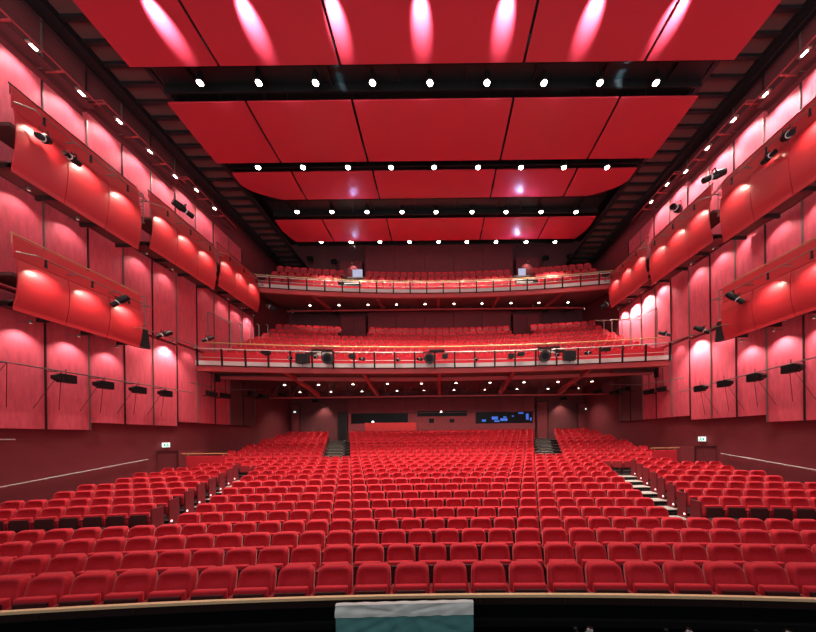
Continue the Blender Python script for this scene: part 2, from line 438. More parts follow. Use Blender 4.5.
# ---------------------------------------------------------------- side galleries
def spotlight_profile(loc, direction, label, L=.5, r=.085, group='theatre spotlights', mat_='black_metal'):
    """tubular theatre profile: body, lens tube, yoke"""
    rot = Vector(direction).to_track_quat('-Z', 'Y').to_euler()
    t = thing('spotlight', label, 'spotlight', loc, 0, group, rot=rot)
    MB().tube((0,0,L*.5), (0,0,L*.1), r*1.05, 12, r*1.25).tube((0,0,L*.1), (0,0,-L*.1), r*1.25, 12, r*.85).build('lamp_body', mat_, t, smooth=False)
    MB().tube((0,0,-L*.1), (0,0,-L*.5), r*.8, 12, r*.9).build('lens_tube', mat_, t); lt = C.objects[-1]
    MB().tube((0,0,-L*.5), (0,0,-L*.52), r*.8, 12).build('lens', 'glass', lt)
    MB().tube((0,0,-L*.12), (0,0,-L*.18), r*1.0, 12).build('colour_band', 'pale', lt)
    MB().box(-r*1.5, -.02, -.03, -r*1.4, .02, .03).box(r*1.4, -.02, -.03, r*1.5, .02, .03).box(-r*1.5, r*1.5, -.02, r*1.5, r*1.62, .02).box(-r*1.5, 0, -.02, -r*1.4, r*1.6, .02).box(r*1.4, 0, -.02, r*1.5, r*1.6, .02).tube((0, r*1.6, 0), (0, r*2.4, 0), .012).build('yoke', mat_, t)
    return t
GX = {-1: -12.3, 1: 11.75}
def gallery(side, d0, d1, htop, hbot, n, which, lamps=True, warm=260):
    nm = 'left' if side < 0 else 'right'; X = GX[side]; s_ = -side; xw = (PL+.16) if side < 0 else (PR-.16)
    W = abs(xw-X)
    t = thing('side_gallery', '%s, %s wall' % (which, nm), 'gallery', (X, d0, CZ+hbot), 0, 'side galleries')
    H = htop-hbot; L = d1-d0; o = -s_       # o : direction from front to wall
    MB().box(min(o*.08, o*W), 0, H-1.15, max(o*.08, o*W), L, H-1.05).build('deck', 'soffit', t)
    MB().box(min(0, o*.05), .0, H-.62, max(0, o*.05), L, H, bev=.01).build('parapet', 'fascia', t)
    step = L/n
    for i in range(n):
        a, b = i*step+.012, (i+1)*step-.012
        prof = [(s_*(.045+.065*math.sin(math.pi*min(1, u*1.1))**.8-.09*u*u), (H-.66)*(1-u)) for u in [v_/14 for v_ in range(15)]]
        m = MB(); q = 6
        tw = 0
        m.grid([[(x, a+(b-a)*j/q, z) for j in range(q+1)] for x, z in prof])
        m.grid([[(x-s_*.035, a+(b-a)*j/q, z) for j in range(q+1)] for x, z in prof])
        for j0, (x, z) in enumerate(prof[:-1]):
            x2, z2 = prof[j0+1]
            for yy in (a, b):
                vs = [m.bm.verts.new(v) for v in ((x, yy, z), (x2, yy, z2), (x2-s_*.035, yy, z2), (x-s_*.035, yy, z))]; m.face(vs)
        for (x, z) in (prof[0], prof[-1]):
            vs = [m.bm.verts.new(v) for v in ((x, a, z), (x, b, z), (x-s_*.035, b, z), (x-s_*.035, a, z))]; m.face(vs)
        bmesh.ops.remove_doubles(m.bm, verts=m.bm.verts[:], dist=.0005)
        m.build('front_panel', 'fascia', t, smooth=False)
        # clamp / lamp on the pipe
        yl = a+(b-a)*.36
        if lamps:
            MB().tube((s_*.34, yl, H-.58), (s_*.34, yl, H-.70), .03, 8, .045).box(s_*.34-.02, yl-.02, H-.58, s_*.34+.02, yl+.02, H-.45).build('front_lamp', 'black_metal', t)
            lamp((X+s_*.34, d0+yl-.02, CZ+hbot+H-.78), (X+s_*.08, d0+yl+.12, CZ+hbot+H-1.28), warm*.33, 130, 1., (1, .74, .58), .05)
    # pipe in front of the panels, with brackets
    m = MB(); m.tube((s_*.34, .25, H-.45), (s_*.34, L+.15, H-.45), .024); m.tube((s_*.05, 0, H-.47), (s_*.34, .25, H-.45), .02)
    m.build('lighting_pipe', 'pipe', t)
    for i in range(n):
        MB().box(min(s_*.04, s_*.36), i*step+step*.97, H-.50, max(s_*.04, s_*.36), i*step+step, H-.47).build('pipe_bracket', 'pipe', t)
    m = MB(); m.tube((o*.10, 0, H+.10), (o*.10, L, H+.10), .025)
    for i in range(n+1): m.tube((o*.10, min(L-.03, max(.03, i*step)), H-.2), (o*.10, min(L-.03, max(.03, i*step)), H+.10), .014, 6)
    m.build('handrail', 'brass' if htop < 7 else 'pipe_dark', t)
    # underside: steel edge tubes and cross members
    m = MB(); m.box(min(o*.10, o*.20), 0, .10, max(o*.10, o*.20), L, .22)
    for i in range(n+1): m.box(min(o*.10, o*W), i*step-.03 if i else 0, .12, max(o*.10, o*W), min(L, i*step+.04), .26)
    m.build('floor_frame', 'pipe_dark', t)
    MB().box(min(o*.05, o*W), 0, .27, max(o*.05, o*W), L, .31).build('underside', 'soffit', t)
    # end wall + cage facing the gap
    m = MB()
    for zz in range(8): m.tube((o*.12, L+.30, H-1.0+zz*.14), (o*.75, L+.30, H-1.0+zz*.14), .010, 6)
    for xx in (.12, .45, .75): m.tube((o*xx, L+.30, H-1.15), (o*xx, L+.30, H+.08), .018, 6)
    m.tube((o*.12, L+.30, H+.08), (o*.75, L+.30, H+.08), .018, 6); m.tube((o*.12, L-.02, H+.0), (o*.12, L+.30, H+.08), .014, 6)
    m.box(min(o*.1, o*.8), L, H-1.18, max(o*.1, o*.8), L+.34, H-1.12)
    m.build('end_cage', 'pipe', t)
    return t
for side in (-1, 1):
    gallery(side, 5.2, 8.3, 10.05, 7.6, 3, 'upper red side gallery cut by the photo edge', True)
    gallery(side, 9.0, 12.8, 10.35, 7.87, 3, 'nearest whole upper side gallery with glossy red front')
    gallery(side, 13.3, 17.1, 10.65, 8.25, 3, 'middle upper side gallery with glossy red front')
    gallery(side, 17.4, 21.2, 11.0, 8.65, 3, 'farthest upper side gallery, glossy red, ending at the top balcony')
    gallery(side, 5.2, 8.3, 5.75, 3.5, 3, 'lower red side box cut by the photo edge')
    g = gallery(side, 9.0, 12.8, 6.0, 3.84, 3, 'lower side box with glossy red panelled front')
    # black wedge below the far end of the lower box
    X = GX[side]; s_ = -side
    tag(MB().prism([(X-s_*.05, 12.82, CZ+3.9), (X-s_*.5, 12.82, CZ+3.95), (X-s_*.15, 12.82, CZ+4.75)], (0, .45, 0)).build('wedge_bracket', 'black'),
        'black triangular bracket at far end of the lower %s side box' % ('left' if side < 0 else 'right'), 'bracket', 'triangular brackets')
    # under-gallery washers for the middle and lowest panels
    J = JL if side < 0 else JR; xf = PL if side < 0 else PR; nm = 'left' if side < 0 else 'right'
    for i in range(11):
        yc = (J[i]+J[i+1])/2; sc = SEC(i)
        for lev in (0, 1):
            if lev == 0: z = CZ+(3.8 if i < 4 else 4.72+.1*sc)
            else: z = CZ+8.05+.33*sc
            if lev == 0 and i > 6: continue
            pw = 30
            if side < 0:
                if lev == 1: pw = [30, 30, 28, 8, 30, 30, 26, 6, 30, 30, 120][i]
                else: pw = [50, 55, 60, 50, 42, 240, 14][i]
            else:
                if lev == 1: pw = [55, 60, 60, 55, 55, 60, 70, 130, 600, 600, 300][i]
                else: pw = [80, 90, 90, 80, 60, 400, 20][i]
            pw *= 1.5; loc = (xf+s_*.40, yc, z)
            t = thing('under_gallery_light', 'tiny downlight %s, %s from the stage, %s wall' % ('under the upper gallery' if lev else 'above the lowest panels', nth(i+1), nm), 'light', loc, 0, 'downlights below the galleries')
            MB().tube((0,0,.0), (0,0,.09), .045, 8).tube((0,0,.05), (-s_*.38, 0, .05), .012, 6).build('housing', 'pipe', t)
            MB().tube((0,0,-.012), (0,0,0), .036, 8).build('lens', 'lens_soft', t)
            lamp((loc[0], yc, z-.05), (xf, yc, z-1.5), pw, 110, .8, (1, .85, .80), .06)

# lower pipe with black fixtures along the side walls
for side, nm in ((-1, 'left'), (1, 'right')):
    s_ = -side; xf = PL if side < 0 else PR; X = xf+s_*.55
    pa, pb = (at_side(0, 361, X), at_side(186, 391.5, X)) if side < 0 else (at_side(816, 357, X), at_side(684, 391, X))
    d = (pb-pa); pa = pa-d*.25
    t = thing('lighting_pipe', 'long straight pipe carrying black fixtures low along the %s wall' % nm, 'pipe', (0,0,0), 0, 'pipes along the side walls')
    MB().tube(pa, pb, .024).tube(pb, pb+Vector((s_*.0, .5, 0)), .02).build('pipe_tube', 'pipe', t)
    J = JL if side < 0 else JR
    for i in range(0, 7):
        y = J[i]; k = (y-pa.y)/(pb.y-pa.y)
        if not 0 < k < 1: continue
        p = pa.lerp(pb, k)
        MB().tube(p, (xf+s_*.01, y, p.z), .016, 6).tube((X, y, p.z), (xf+s_*.03, y-.35, p.z-1.3), .008, 6).tube((X, y, p.z), (xf+s_*.03, y+.35, p.z-1.3), .008, 6).build('strut', 'pipe_dark', t)
    px = [(66, 378), (105, 384.5), (139, 389.5), (166, 393)] if side < 0 else [(791, 368), (755, 377), (724, 383), (700, 388)]
    for i, (a, b) in enumerate(px):
        p = at_side(a, b, X)
        t = thing('flood_light', 'black flood fixture hung under the %s wall pipe, %s from the photo edge' % (nm, nth(i+1)), 'light', p, 0, 'black fixtures under the wall pipes')
        m = MB(); m.box(-.12, -.20, -.17, .12, .24, .12, bev=.02); m.build('lamp_body', 'black_metal', t)
        m = MB(); m.prism([(-.09, -.19, -.15), (-.09, -.19, .10), (-.09, -.36, .03), (-.09, -.36, -.08)], (.18, 0, 0)); m.build('nose', 'black_metal', t)
        MB().tube((0, 0, .11), (0, 0, .30), .012).box(-.02, -.15, .11, .02, .15, .13).build('hanger', 'pipe_dark', t)

# ---------------------------------------------------------------- ceiling reflectors
PX0 = -.12
HALF = 10.35; SEAM = [-HALF, -7.3, -3.15, 3.15, 7.3, HALF]
def reflector(d0, d1, h, row, cut=0., curve=.25):
    nn = ['far-left', 'left', 'centre', 'right', 'far-right']
    for i in range(5):
        x0, x1 = SEAM[i]+PX0+(.05 if i else 0), SEAM[i+1]+PX0-(.05 if i < 4 else 0)
        m = MB(); rows = []; rows2 = []; n = 14
        for a in range(n+1):
            f = a/n; y = d0+(d1-d0)*f; c = cut*max(0, (f-.35)/.65)**1.8
            xa = x0+(c if i == 0 else 0); xb = x1-(c if i == 4 else 0)
            z = CZ+h+curve*(4*(f-.5)**2)*.5
            rows.append([(xa+(xb-xa)*j/6, y, z) for j in range(7)]); rows2.append([(xa+(xb-xa)*j/6, y, z+.06) for j in range(7)])
        A = m.grid(rows); B = m.grid(rows2)
        for a in range(n): m.face([A[a][0], A[a+1][0], B[a+1][0], B[a][0]]); m.face([A[a][-1], A[a+1][-1], B[a+1][-1], B[a][-1]])
        for j in range(6): m.face([A[0][j], A[0][j+1], B[0][j+1], B[0][j]]); m.face([A[-1][j], A[-1][j+1], B[-1][j+1], B[-1][j]])
        o = m.build('ceiling_reflector', 'reflector', smooth=False, loc=((x0+x1)/2, (d0+d1)/2, CZ+h))
        tag(o, 'glossy red ceiling sheet, %s one of the %s row from the stage' % (nn[i], row), 'ceiling panel', 'red ceiling reflectors')
        for hx in (x0+.5, x1-.5):
            for hy in (d0+.4, d1-.4): MB().tube((hx-(x0+x1)/2, hy-(d0+d1)/2, .08), (hx-(x0+x1)/2, hy-(d0+d1)/2, 17.65-h), .012, 6).build('hanger_rod', 'black', o)
reflector(6.9, 10.62, 12.75, 'first', curve=.10)
reflector(12.1, 14.76, 13.12, 'second', curve=.06)
reflector(15.85, 17.65, 13.58, 'third', cut=1.7, curve=.06)
reflector(20.0, 22.2, 14.05, 'fourth', cut=.4, curve=.06)
LROWS = [(83, 13.15, [200, 258.6, 315.6, 372.5, 430, 487, 544, 600, 656], (10.75, 12.0), 1.25), (167.5, 13.50, [258, 303, 348, 391, 434, 478, 521, 564, 607], (14.9, 15.75), .8),
         (212, 13.95, [297, 332, 367, 402, 436, 472, 506, 541, 576], (17.9, 19.8), .8), (242, 14.15, [321, 351, 380, 409.6, 438.6, 467, 496, 526, 555], (22.4, 23.2), .8)]
for r, (py, h, xs, (ya, yb), pwk) in enumerate(LROWS):
    t = thing('lighting_bridge', 'dark lighting bridge spanning the ceiling, %s from the stage' % nth(r+1), 'bridge', (PX0, ya, CZ+h+.25), 0, 'ceiling lighting bridges')
    MB().box(-HALF, 0, .30, HALF, yb-ya, .55).build('soffit_board', 'bridge', t)
    MB().box(-HALF, -.02, .1, HALF, .05, .55).build('front_edge', 'black', t)
    MB().box(-HALF, yb-ya-.05, .0, HALF, yb-ya+.02, .55).build('rear_edge', 'black', t)
    for j in range(8):
        x = -HALF+(j+.5)*2*HALF/8
        MB().box(x-.04, .05, .18, x+.04, yb-ya-.05, .30).build('rib', 'black', t)
    MB().box(-HALF, .4*(yb-ya), .16, HALF, .4*(yb-ya)+.05, .21).build('cable_tray', 'black_metal', t)
    for i, px in enumerate(xs):
        d = F*h/der(px, py)[1]; p = at_depth(px, py, d)
        t = thing('ceiling_spotlight', 'bright ceiling spotlight, %s from left in the %s lighting bridge from stage' % (nth(i+1), nth(r+1)), 'light', p, 0, 'ceiling spotlights')
        R_ = .115+.005*r
        MB().tube((0,0,.0), (0,0,.34), R_+.03, 12, R_).tube((0,0,.34), (0,0,.55), .02, 6).build('housing', 'black_metal', t); hs = C.objects[-1]
        MB().tube((0,0,-.05), (0,0,.0), R_*.6, 12, R_*.95).build('lens', 'lens', hs)
        lamp((p.x, p.y-.08, p.z-.1), (p.x*.95, p.y+1.0, 0), 1900*pwk, 78, .8, (1, .84, .72), .12)
# front batten whose lamps wash the first reflector
t = thing('lamp_batten', 'dark lighting truss at the very top edge, washing the first red ceiling row', 'truss', (PX0, 8.15, CZ+12.0))
m = MB(); m.tube((-10, 0, 0), (10, 0, 0), .03); m.tube((-10, 0, .25), (10, 0, .25), .03)
for j in range(41): m.tube((-10+j*.5, 0, 0), (-9.75+j*.5 if j < 40 else 10, 0, .25), .012, 5)
m.build('truss_frame', 'black_metal', t)
for px in (-8.2, -5.5, -2.9, -.3, 2.25, 4.9, 7.4):
    x = px*1.0
    MB().box(x-.12, -.1, -.16, x+.12, .12, -.02, bev=.02).build('lamp_head', 'black_metal', t)
    lamp((PX0+x, 8.35, CZ+12.25), (PX0+x, 9.35, CZ+12.78), 6000, 33, 1., (.68, .9, 1), .06)
# four small bluish uplights for the third and fourth rows
for i, (px, py, h, dd) in enumerate(((350, 191, 13.5, 17.2), (523, 189, 13.5, 17.2), (352, 238, 13.97, 21.6), (520, 236, 13.97, 21.6))):
    p = at_depth(px, py, dd); p.z = CZ+h-.45; p.y = dd+.5
    t = thing('uplight', 'small bluish uplight under the %s part of the %s ceiling row' % ('left' if i % 2 == 0 else 'right', 'third' if i < 2 else 'fourth'), 'light', p, 0, 'uplights below the ceiling')
    MB().tube((0,0,-.1), (0,0,0), .05, 10).tube((0, .0, -.05), (0, .5, 1.0), .012, 6).build('housing', 'black_metal', t)
    MB().tube((0,0,0), (0,0,.01), .042, 10).build('lens', 'blue_screen', t)
    for q in (-.5, .0, .5): lamp((p.x+q*.2, p.y+.1, p.z+.03), (p.x+q*2.2, p.y-.5, CZ+h), 110 if i % 2 else 38, 90, 1., (.35, .5, 1), .04)

# steelwork at both sides of the ceiling
for side, nm in ((-1, 'left'), (1, 'right')):
    xo = side*HALF+PX0
    t = thing('ceiling_steelwork', 'black roof steelwork with brown soffit bays between red ceiling and %s wall' % nm, 'steelwork', (xo, 7, CZ+14.0), 0, 'roof steelwork')
    a_, b_ = sorted((side*.30, side*.50)); MB().box(a_, 0, .0, b_, 22, .16).build('inner_girder', 'black', t)
    a_, b_ = sorted((side*1.95, side*2.45)); MB().box(a_, 0, -.1, b_, 22, .22).build('outer_girder', 'black', t)
    a_, b_ = sorted((side*.30, side*2.45)); MB().box(a_, 0, .16, b_, 22, .20).build('soffit_bay', 'bay', t)
    for j in range(34):
        a_, b_ = sorted((side*.28, side*(1.97 if j % 3 else 2.6))); MB().box(a_, j*.65, .04, b_, j*.65+.13, .158).build('cross_beam', 'black', t)

# ---------------------------------------------------------------- balconies
def balcony(Yc, hband, rows, half, which, rakers, soffit, chordY, chordh, railh, railx):
    """rows: list of (depth, top height of seat back)"""
    t = thing('balcony', which, 'balcony', (0, Yc, CZ+hband), 0, 'balconies across the hall')
    def L(mb, name, m): return mb.build(name, m, t, loc=None)
    off = Vector((0, -Yc, -(CZ+hband)))
    def B(mb, name, m):
        bmesh.ops.translate(mb.bm, verts=mb.bm.verts[:], vec=off); return mb.build(name, m, t)
    z = CZ+hband; x0, x1 = half
    B(MB().arcbox(Yc, 0, .10, z-.10, z+.13, x0, x1), 'edge_band', 'steel')
    B(MB().arcbox(Yc, .05, .9, z-.06, z-.02, x0, x1), 'front_ledge', 'soffit')
    B(MB().arcbox(Yc, .10, .30, z-.42, z-.14, x0, x1), 'fascia_beam', 'beam_red')
    if hband < 6: B(MB().arcbox(Yc, 1.5, 1.7, z-.62, z-.40, x0, x1), 'second_beam', 'beam_red')
    # stepped deck
    m = MB(); prev = Yc+.8; n = 24; xs = [x0+(x1-x0)*i/n for i in range(n+1)]
    zp = z-.05
    for d, ht in rows:
        zf = CZ+ht-.9
        y0 = d-.62
        m.grid([[(X, prev-sag(X), zp) for X in xs], [(X, y0-sag(X), zp) for X in xs], [(X, y0-sag(X), zf) for X in xs]])
        prev = y0; zp = zf
    m.grid([[(X, prev-sag(X), zp) for X in xs], [(X, rows[-1][0]+2.2, zp) for X in xs]])
    B(m, 'stepped_deck', 'carpet')
    # soffit
    m = MB()
    m.grid([[(X, Yc+.3-sag(X), CZ+soffit[0]) for X in xs], [(X, 28.3, CZ+soffit[1]) for X in xs]])
    B(m, 'underside', 'soffit')
    # raker brackets
    for X in rakers:
        y0 = Yc+.2-sag(X)
        B(MB().prism([(X-.09, y0, z-.42), (X-.09, y0, z-.22), (X-.09, chordY, CZ+chordh+.30), (X-.09, chordY, CZ+chordh)], (.18, 0, 0)), 'raker_beam', 'beam_red')
    # cross truss
    B(MB().box(x0+.4, chordY, CZ+chordh-.04, x1-.4, chordY+.14, CZ+chordh+.06), 'bottom_chord', 'beam_red')
    X = x0+.8
    zt = CZ+soffit[0]+(soffit[1]-soffit[0])*(chordY-Yc)/(28.3-Yc)-.02
    while X < x1-1.6:
        m = MB(); m.box(X-.04, chordY+.02, CZ+chordh, X+.04, chordY+.1, zt)
        m.prism([(X+.03, chordY+.03, CZ+chordh+.04), (X+.13, chordY+.03, CZ+chordh+.04), (X+.75, chordY+.03, zt), (X+.67, chordY+.03, zt)], (0, .06, 0)); X += 1.42; B(m, 'truss_web', 'wall_dark')
    # guard rail
    pts = lambda dy, zz: [(X, Yc+dy-sag(X), zz) for X in xs]
    B(MB().path(pts(-.05, z+railh), .028), 'guard_tube', 'steel')
    B(MB().path(pts(.45, z+railh+railx), .032), 'brass_rail', 'brass')
    B(MB().path(pts(.02, z+.32), .012), 'middle_tube', 'steel')
    np_ = int((x1-x0)/1.17)
    for i in range(np_+1):
        X = x0+.1+(x1-x0-.2)*i/np_; Y = Yc-sag(X)
        B(MB().prism([(X-.025, Y-.03, z-.18), (X-.025, Y+.04, z-.18), (X-.025, Y-.03, z+railh), (X-.025, Y-.09, z+railh)], (.09, 0, 0)), 'guard_post', 'black_metal')
    # red front board behind the rail
    B(MB().arcbox(Yc, .55, .60, z-.05, z+railh*.9, x0, x1), 'parapet_board', 'velvet')
    return t
T1 = list(zip([19.4, 20.3, 21.2, 22.1, 23.0, 23.95, 24.9, 25.85], [5.16, 5.68, 6.2, 6.68, 7.18, 7.74, 8.36, 9.08]))
T2 = list(zip([23.5, 24.3, 25.1], [11.62, 12.45, 13.3]))
balcony(18.3, 4.22, T1, (-13.3, 12.75), 'wide first balcony above the stalls with red seats and rail-mounted lamps', [-8.9, -4.55, 0, 4.45, 8.8], (3.85, 4.22), 22.9, 3.02, .78, .47)
balcony(22.4, 10.55, T2, (-12.9, 12.4), 'top balcony under the ceiling with red seats behind a pale rail', [-8.95, -4.5, 0, 4.45, 8.9], (10.2, 11.35), 25.5, 10.5, .58, .35)
def tier_rows(rows, gaps, half):
    for i, (d, ht) in enumerate(rows):
        x = half[0]+.5; k = 0
        while x < half[1]-.4:
            ok = all(not (g0 < x+.27 and x-.27 < g1) for g0, g1 in gaps(i))
            if ok: rest.append((x, d-sag(x), CZ+ht-.9, -math.asin(x/RAD), 'tier', i))
            x += .55
tier_rows(T1, lambda i: [(-7.3-.1, -5.85)] + [(6.1, 7.3)] if i >= 6 else [(-8.1-.1, -7.0), (6.6, 7.7)] if i < 3 else [], (-13.1, 12.6))
tier_rows(T2, lambda i: [(-7.1, -5.8), (6.0, 7.2)], (-12.6, 12.1))
# steps visible on the balconies
for nm, xa, xb, rows in (('left aisle of the first balcony', -8.1, -7.05, T1[:3]), ('right aisle of the first balcony', 6.65, 7.65, T1[:3]), ('left aisle of the top balcony', -7.05, -5.85, T2), ('right aisle of the top balcony', 6.05, 7.15, T2)):
    m = MB()
    for d, ht in rows:
        y = d-sag(xa); z = CZ+ht-.9
        for h in range(3):
            m.mi = 0; m.box(xa, y-.62+h*.28, z+.03+h*.14, xb, y-.34+h*.28, z+.13+h*.14); m.mi = 1; m.box(xa, y-.60+h*.28, z-.01+h*.14, xb, y-.34+h*.28, z+.03+h*.14); m.mi = 0
    tag(m.build('aisle_steps', ['tread', 'riser']), 'short flight of pale steps in the ' + nm, 'steps', 'stepped aisles')

# the remaining seats, all in one
m = MB()
for s in rest: low_seat(m, *s[:4], s[4] == 'tier' or s[5] > 12)
tag(m.build('theatre_seat_rows', ['velvet', 'shell', 'pan_red'], smooth=False, kind='stuff'), 'massed rows of small red seats in the rear stalls and on both balconies', 'seats')

# ---------------------------------------------------------------- back walls
BW = 28.2
struct('wall_back', MB().box(WL, BW, -.5, WR, BW+.2, 20.4), 'wall_dark')
# control room box at the back of the stalls
zt = CZ+3.45
bx0, bx1 = at_depth(348, 405, 27.6).x, at_depth(534.5, 405, 27.6).x
ft = FL[-1]
t = thing('control_booth', 'wide panelled control booth with dark windows at the back of the stalls', 'booth', ((bx0+bx1)/2, 27.6, ft))
cx = (bx0+bx1)/2
def bp(px, py): v = at_depth(px, py, 27.6); return v.x-cx, v.z-ft
wins = [((351, 413), (408, 423)), ((417, 411), (467, 416)), ((475.5, 411.5), (533, 423)), ((429, 418.5), (434, 423)), ((449.5, 419), (454.5, 422.5))]
W_ = [(bp(*a), bp(*b)) for a, b in wins]
# front built as slabs around the windows
xsplit = sorted({bx0-cx, bx1-cx} | {w[0][0] for w in W_} | {w[1][0] for w in W_})
m = MB(); H = zt-ft
for a, b in zip(xsplit[:-1], xsplit[1:]):
    mid = (a+b)/2; holes = sorted([(w[1][1], w[0][1]) for w in W_ if w[0][0] < mid < w[1][0]]); zc = 0
    for z0, z1 in holes: m.box(a, 0, zc, b, .12, z0); zc = z1
    m.box(a, 0, zc, b, .12, H)
m.build('booth_front', 'wall_red', t)
m = MB()
for i in range(8):
    x = bx0-cx+(bx1-bx0)*(i+.5)/8; m.box(x-.02, -.015, 3.0*H/4, x+.02, 0, H)
m.box(bx0-cx, -.02, H*.655, bx1-cx, 0, H*.675); m.build('panel_joint', 'shell', t)
MB().box(bx0-cx, .12, 0, bx0-cx+.1, .6, H).build('booth_side', 'wall_red', t); MB().box(bx1-cx-.1, .12, 0, bx1-cx, .6, H).build('booth_side', 'wall_red', t)
bw = [MB().box(w[0][0], .07, w[1][1], w[1][0], .09, w[0][1]).build('booth_window', 'glass', t) for w in W_]
for (px, py, w, h) in ((484, 420.5, 4, 2), (495, 418, 6, 3), (504, 419.5, 7, 2.5), (497, 421, 5, 1.5), (513, 416, 2, 1), (521, 413, 5, 1.5), (527.5, 416.5, 2.6, 6), (505, 417, 3, 1.2), (531, 419, 1.5, 3)):
    x, z = bp(px, py); hw, hh = w*.0445, h*.0445
    MB().box(x-hw, .045, z-hh, x+hw, .068, z+hh).build('screen_glow', 'blue_screen', bw[2])
x, z = bp(372, 424); 
for (px, py) in ((441, 412), (373, 422)):
    x, z = bp(px, py); MB().box(x-.07, -.06, z-.05, x+.07, -.0, z+.06).build('booth_lamp', 'lens_small', t)
# red desk in front of the booth
a = at_depth(365, 423, 27.0); b = at_depth(416, 431, 27.0)
t = thing('mixing_desk_screen', 'plain bright red low screen in front of the left booth window', 'screen', ((a.x+b.x)/2, 27.0, ft))
MB().box(-(b.x-a.x)/2, 0, 0, (b.x-a.x)/2, .08, a.z-ft, bev=.01).build('screen_board', 'desk_red', t)
MB().box(-(b.x-a.x)/2, .08, 0, -(b.x-a.x)/2+.06, .5, a.z-ft-.05).box((b.x-a.x)/2-.06, .08, 0, (b.x-a.x)/2, .5, a.z-ft-.05).build('side_return', 'desk_red', t)
# doors
def door(px0, px1, py0, Y, m, lab, n):
    a = at_depth(px0, py0, Y); b = at_depth(px1, py0, Y)
    o = MB().box(a.x, Y-.04, ft, b.x, Y+.04, a.z).build('door_%d' % n, m, kind='structure')
    MB().box(a.x-.08, Y-.06, ft, a.x, Y+.04, a.z+.08).box(b.x, Y-.06, ft, b.x+.08, Y+.04, a.z+.08).box(a.x, Y-.06, a.z, b.x, Y+.04, a.z+.08).build('door_frame', 'shell', o)
door(338, 346.5, 413, 27.9, 'black', '', 1); door(537, 547, 402, 27.9, 'wall_red', '', 2)
door(291.5, 299, 405, 27.9, 'wall_red', '', 3); door(578, 588, 404, 27.9, 'wall_red', '', 4)
for i, (px, py, Y, lab) in enumerate(((295, 412, 27.7, 'small white lamp on the back wall left of the stalls doors'), (586, 409, 27.7, 'small white lamp on the back wall right of the stalls doors'),
                      (205, 311, 18.5, 'small lit exit sign at left end of the first balcony'), (294, 312, 27.8, 'tiny white lamp on wall at left behind first balcony seats'),
                      (286, 253, 26.5, 'tiny bluish exit lamp left of the top balcony'), (591.5, 251, 25.5, 'small green exit lamp right of the top balcony'),
                      (585, 309, 27.8, 'tiny white lamp on wall at right behind first balcony seats'))):
    p = at_depth(px, py, Y)
    t = thing('emergency_light', lab, 'light', p, 0, 'small emergency lights')
    MB().box(-.13, -.05, -.10, .13, .05, .10, bev=.02).build('housing', 'shell', t)
    MB().box(-.10, -.07, -.07, .10, -.05, .07).build('lit_face', 'sign_green' if i == 5 else 'sign_white', t)
# rear wall boxes of the balconies
def wallbox(px0, px1, py0, py1, Y, lab, nsp, mname='wall_red', cat='wall panelling'):
    a = at_depth(px0, py0, Y); b = at_depth(px1, py1, Y); cx = (a.x+b.x)/2
    t = thing('rear_panelling', lab, cat, (cx, Y, b.z), 0, 'panelling behind the balconies')
    w = b.x-a.x; n = nsp
    for i in range(n):
        MB().box(-w/2+w*i/n+.015, 0, 0, -w/2+w*(i+1)/n-.015, BW-Y-.02, a.z-b.z).build('panel_board', mname, t)
    return t
wallbox(365, 513, 246, 276, 26.9, 'tall dark red panelled wall box centred behind the top balcony', 5)
wallbox(340, 362, 261, 280, 27.3, 'narrow dull red wall panel left of the top balcony box', 1)
wallbox(516, 540, 258, 278, 27.3, 'narrow dull red wall panel right of the top balcony box', 1)
wallbox(368, 511, 312, 335, 27.2, 'long dark red panelling centred behind the first balcony', 5)
wallbox(341, 366, 316, 338, 27.4, 'pair of narrow panels left of the first balcony panelling', 2)
wallbox(513, 540, 314, 337, 27.4, 'pair of narrow panels right of the first balcony panelling', 2)
for i, (px, py) in enumerate(((357.5, 272.5), (522, 271.5))):
    p = at_depth(px, py, 26.3); w = .42 if i == 0 else .32
    t = thing('doorway_panel', 'pale bluish lit doorway panel on the top balcony, %s aisle' % ('left' if i == 0 else 'right'), 'panel', p, 0, 'pale doorway panels')
    MB().box(-w, -.02, -.7, w, .02, .25, bev=.01).build('lit_face', 'white_sheet', t)
    MB().box(-w-.05, -.01, -.7, -w, .03, .3).box(w, -.01, -.7, w+.05, .03, .3).build('door_frame', 'shell', t)
# wall scallop lamps on the back walls
for i, (px, py, Y, pw) in enumerate(((322, 405, 27.6, 90), (562, 403, 27.6, 90), (352, 263, 26.9, 30), (528, 261, 26.9, 30))):
    p = at_depth(px, py, Y)
    t = thing('wall_lamp', 'small lamp throwing a red glow on the back wall at %s' % ['lower left', 'lower right', 'upper left', 'upper right'][i], 'light', p, 0, 'back wall lamps')
    MB().tube((0,0,0), (0,0,.1), .05, 8).tube((0, 0, .05), (0, BW-Y, .05), .012, 6).build('housing', 'black_metal', t)
    MB().tube((0,0,-.01), (0,0,0), .04, 8).build('lens', 'lens_soft', t)
    lamp((p.x, p.y, p.z-.03), (p.x, BW, p.z-1.2), pw, 110, .8, (1, .7, .6), .05)
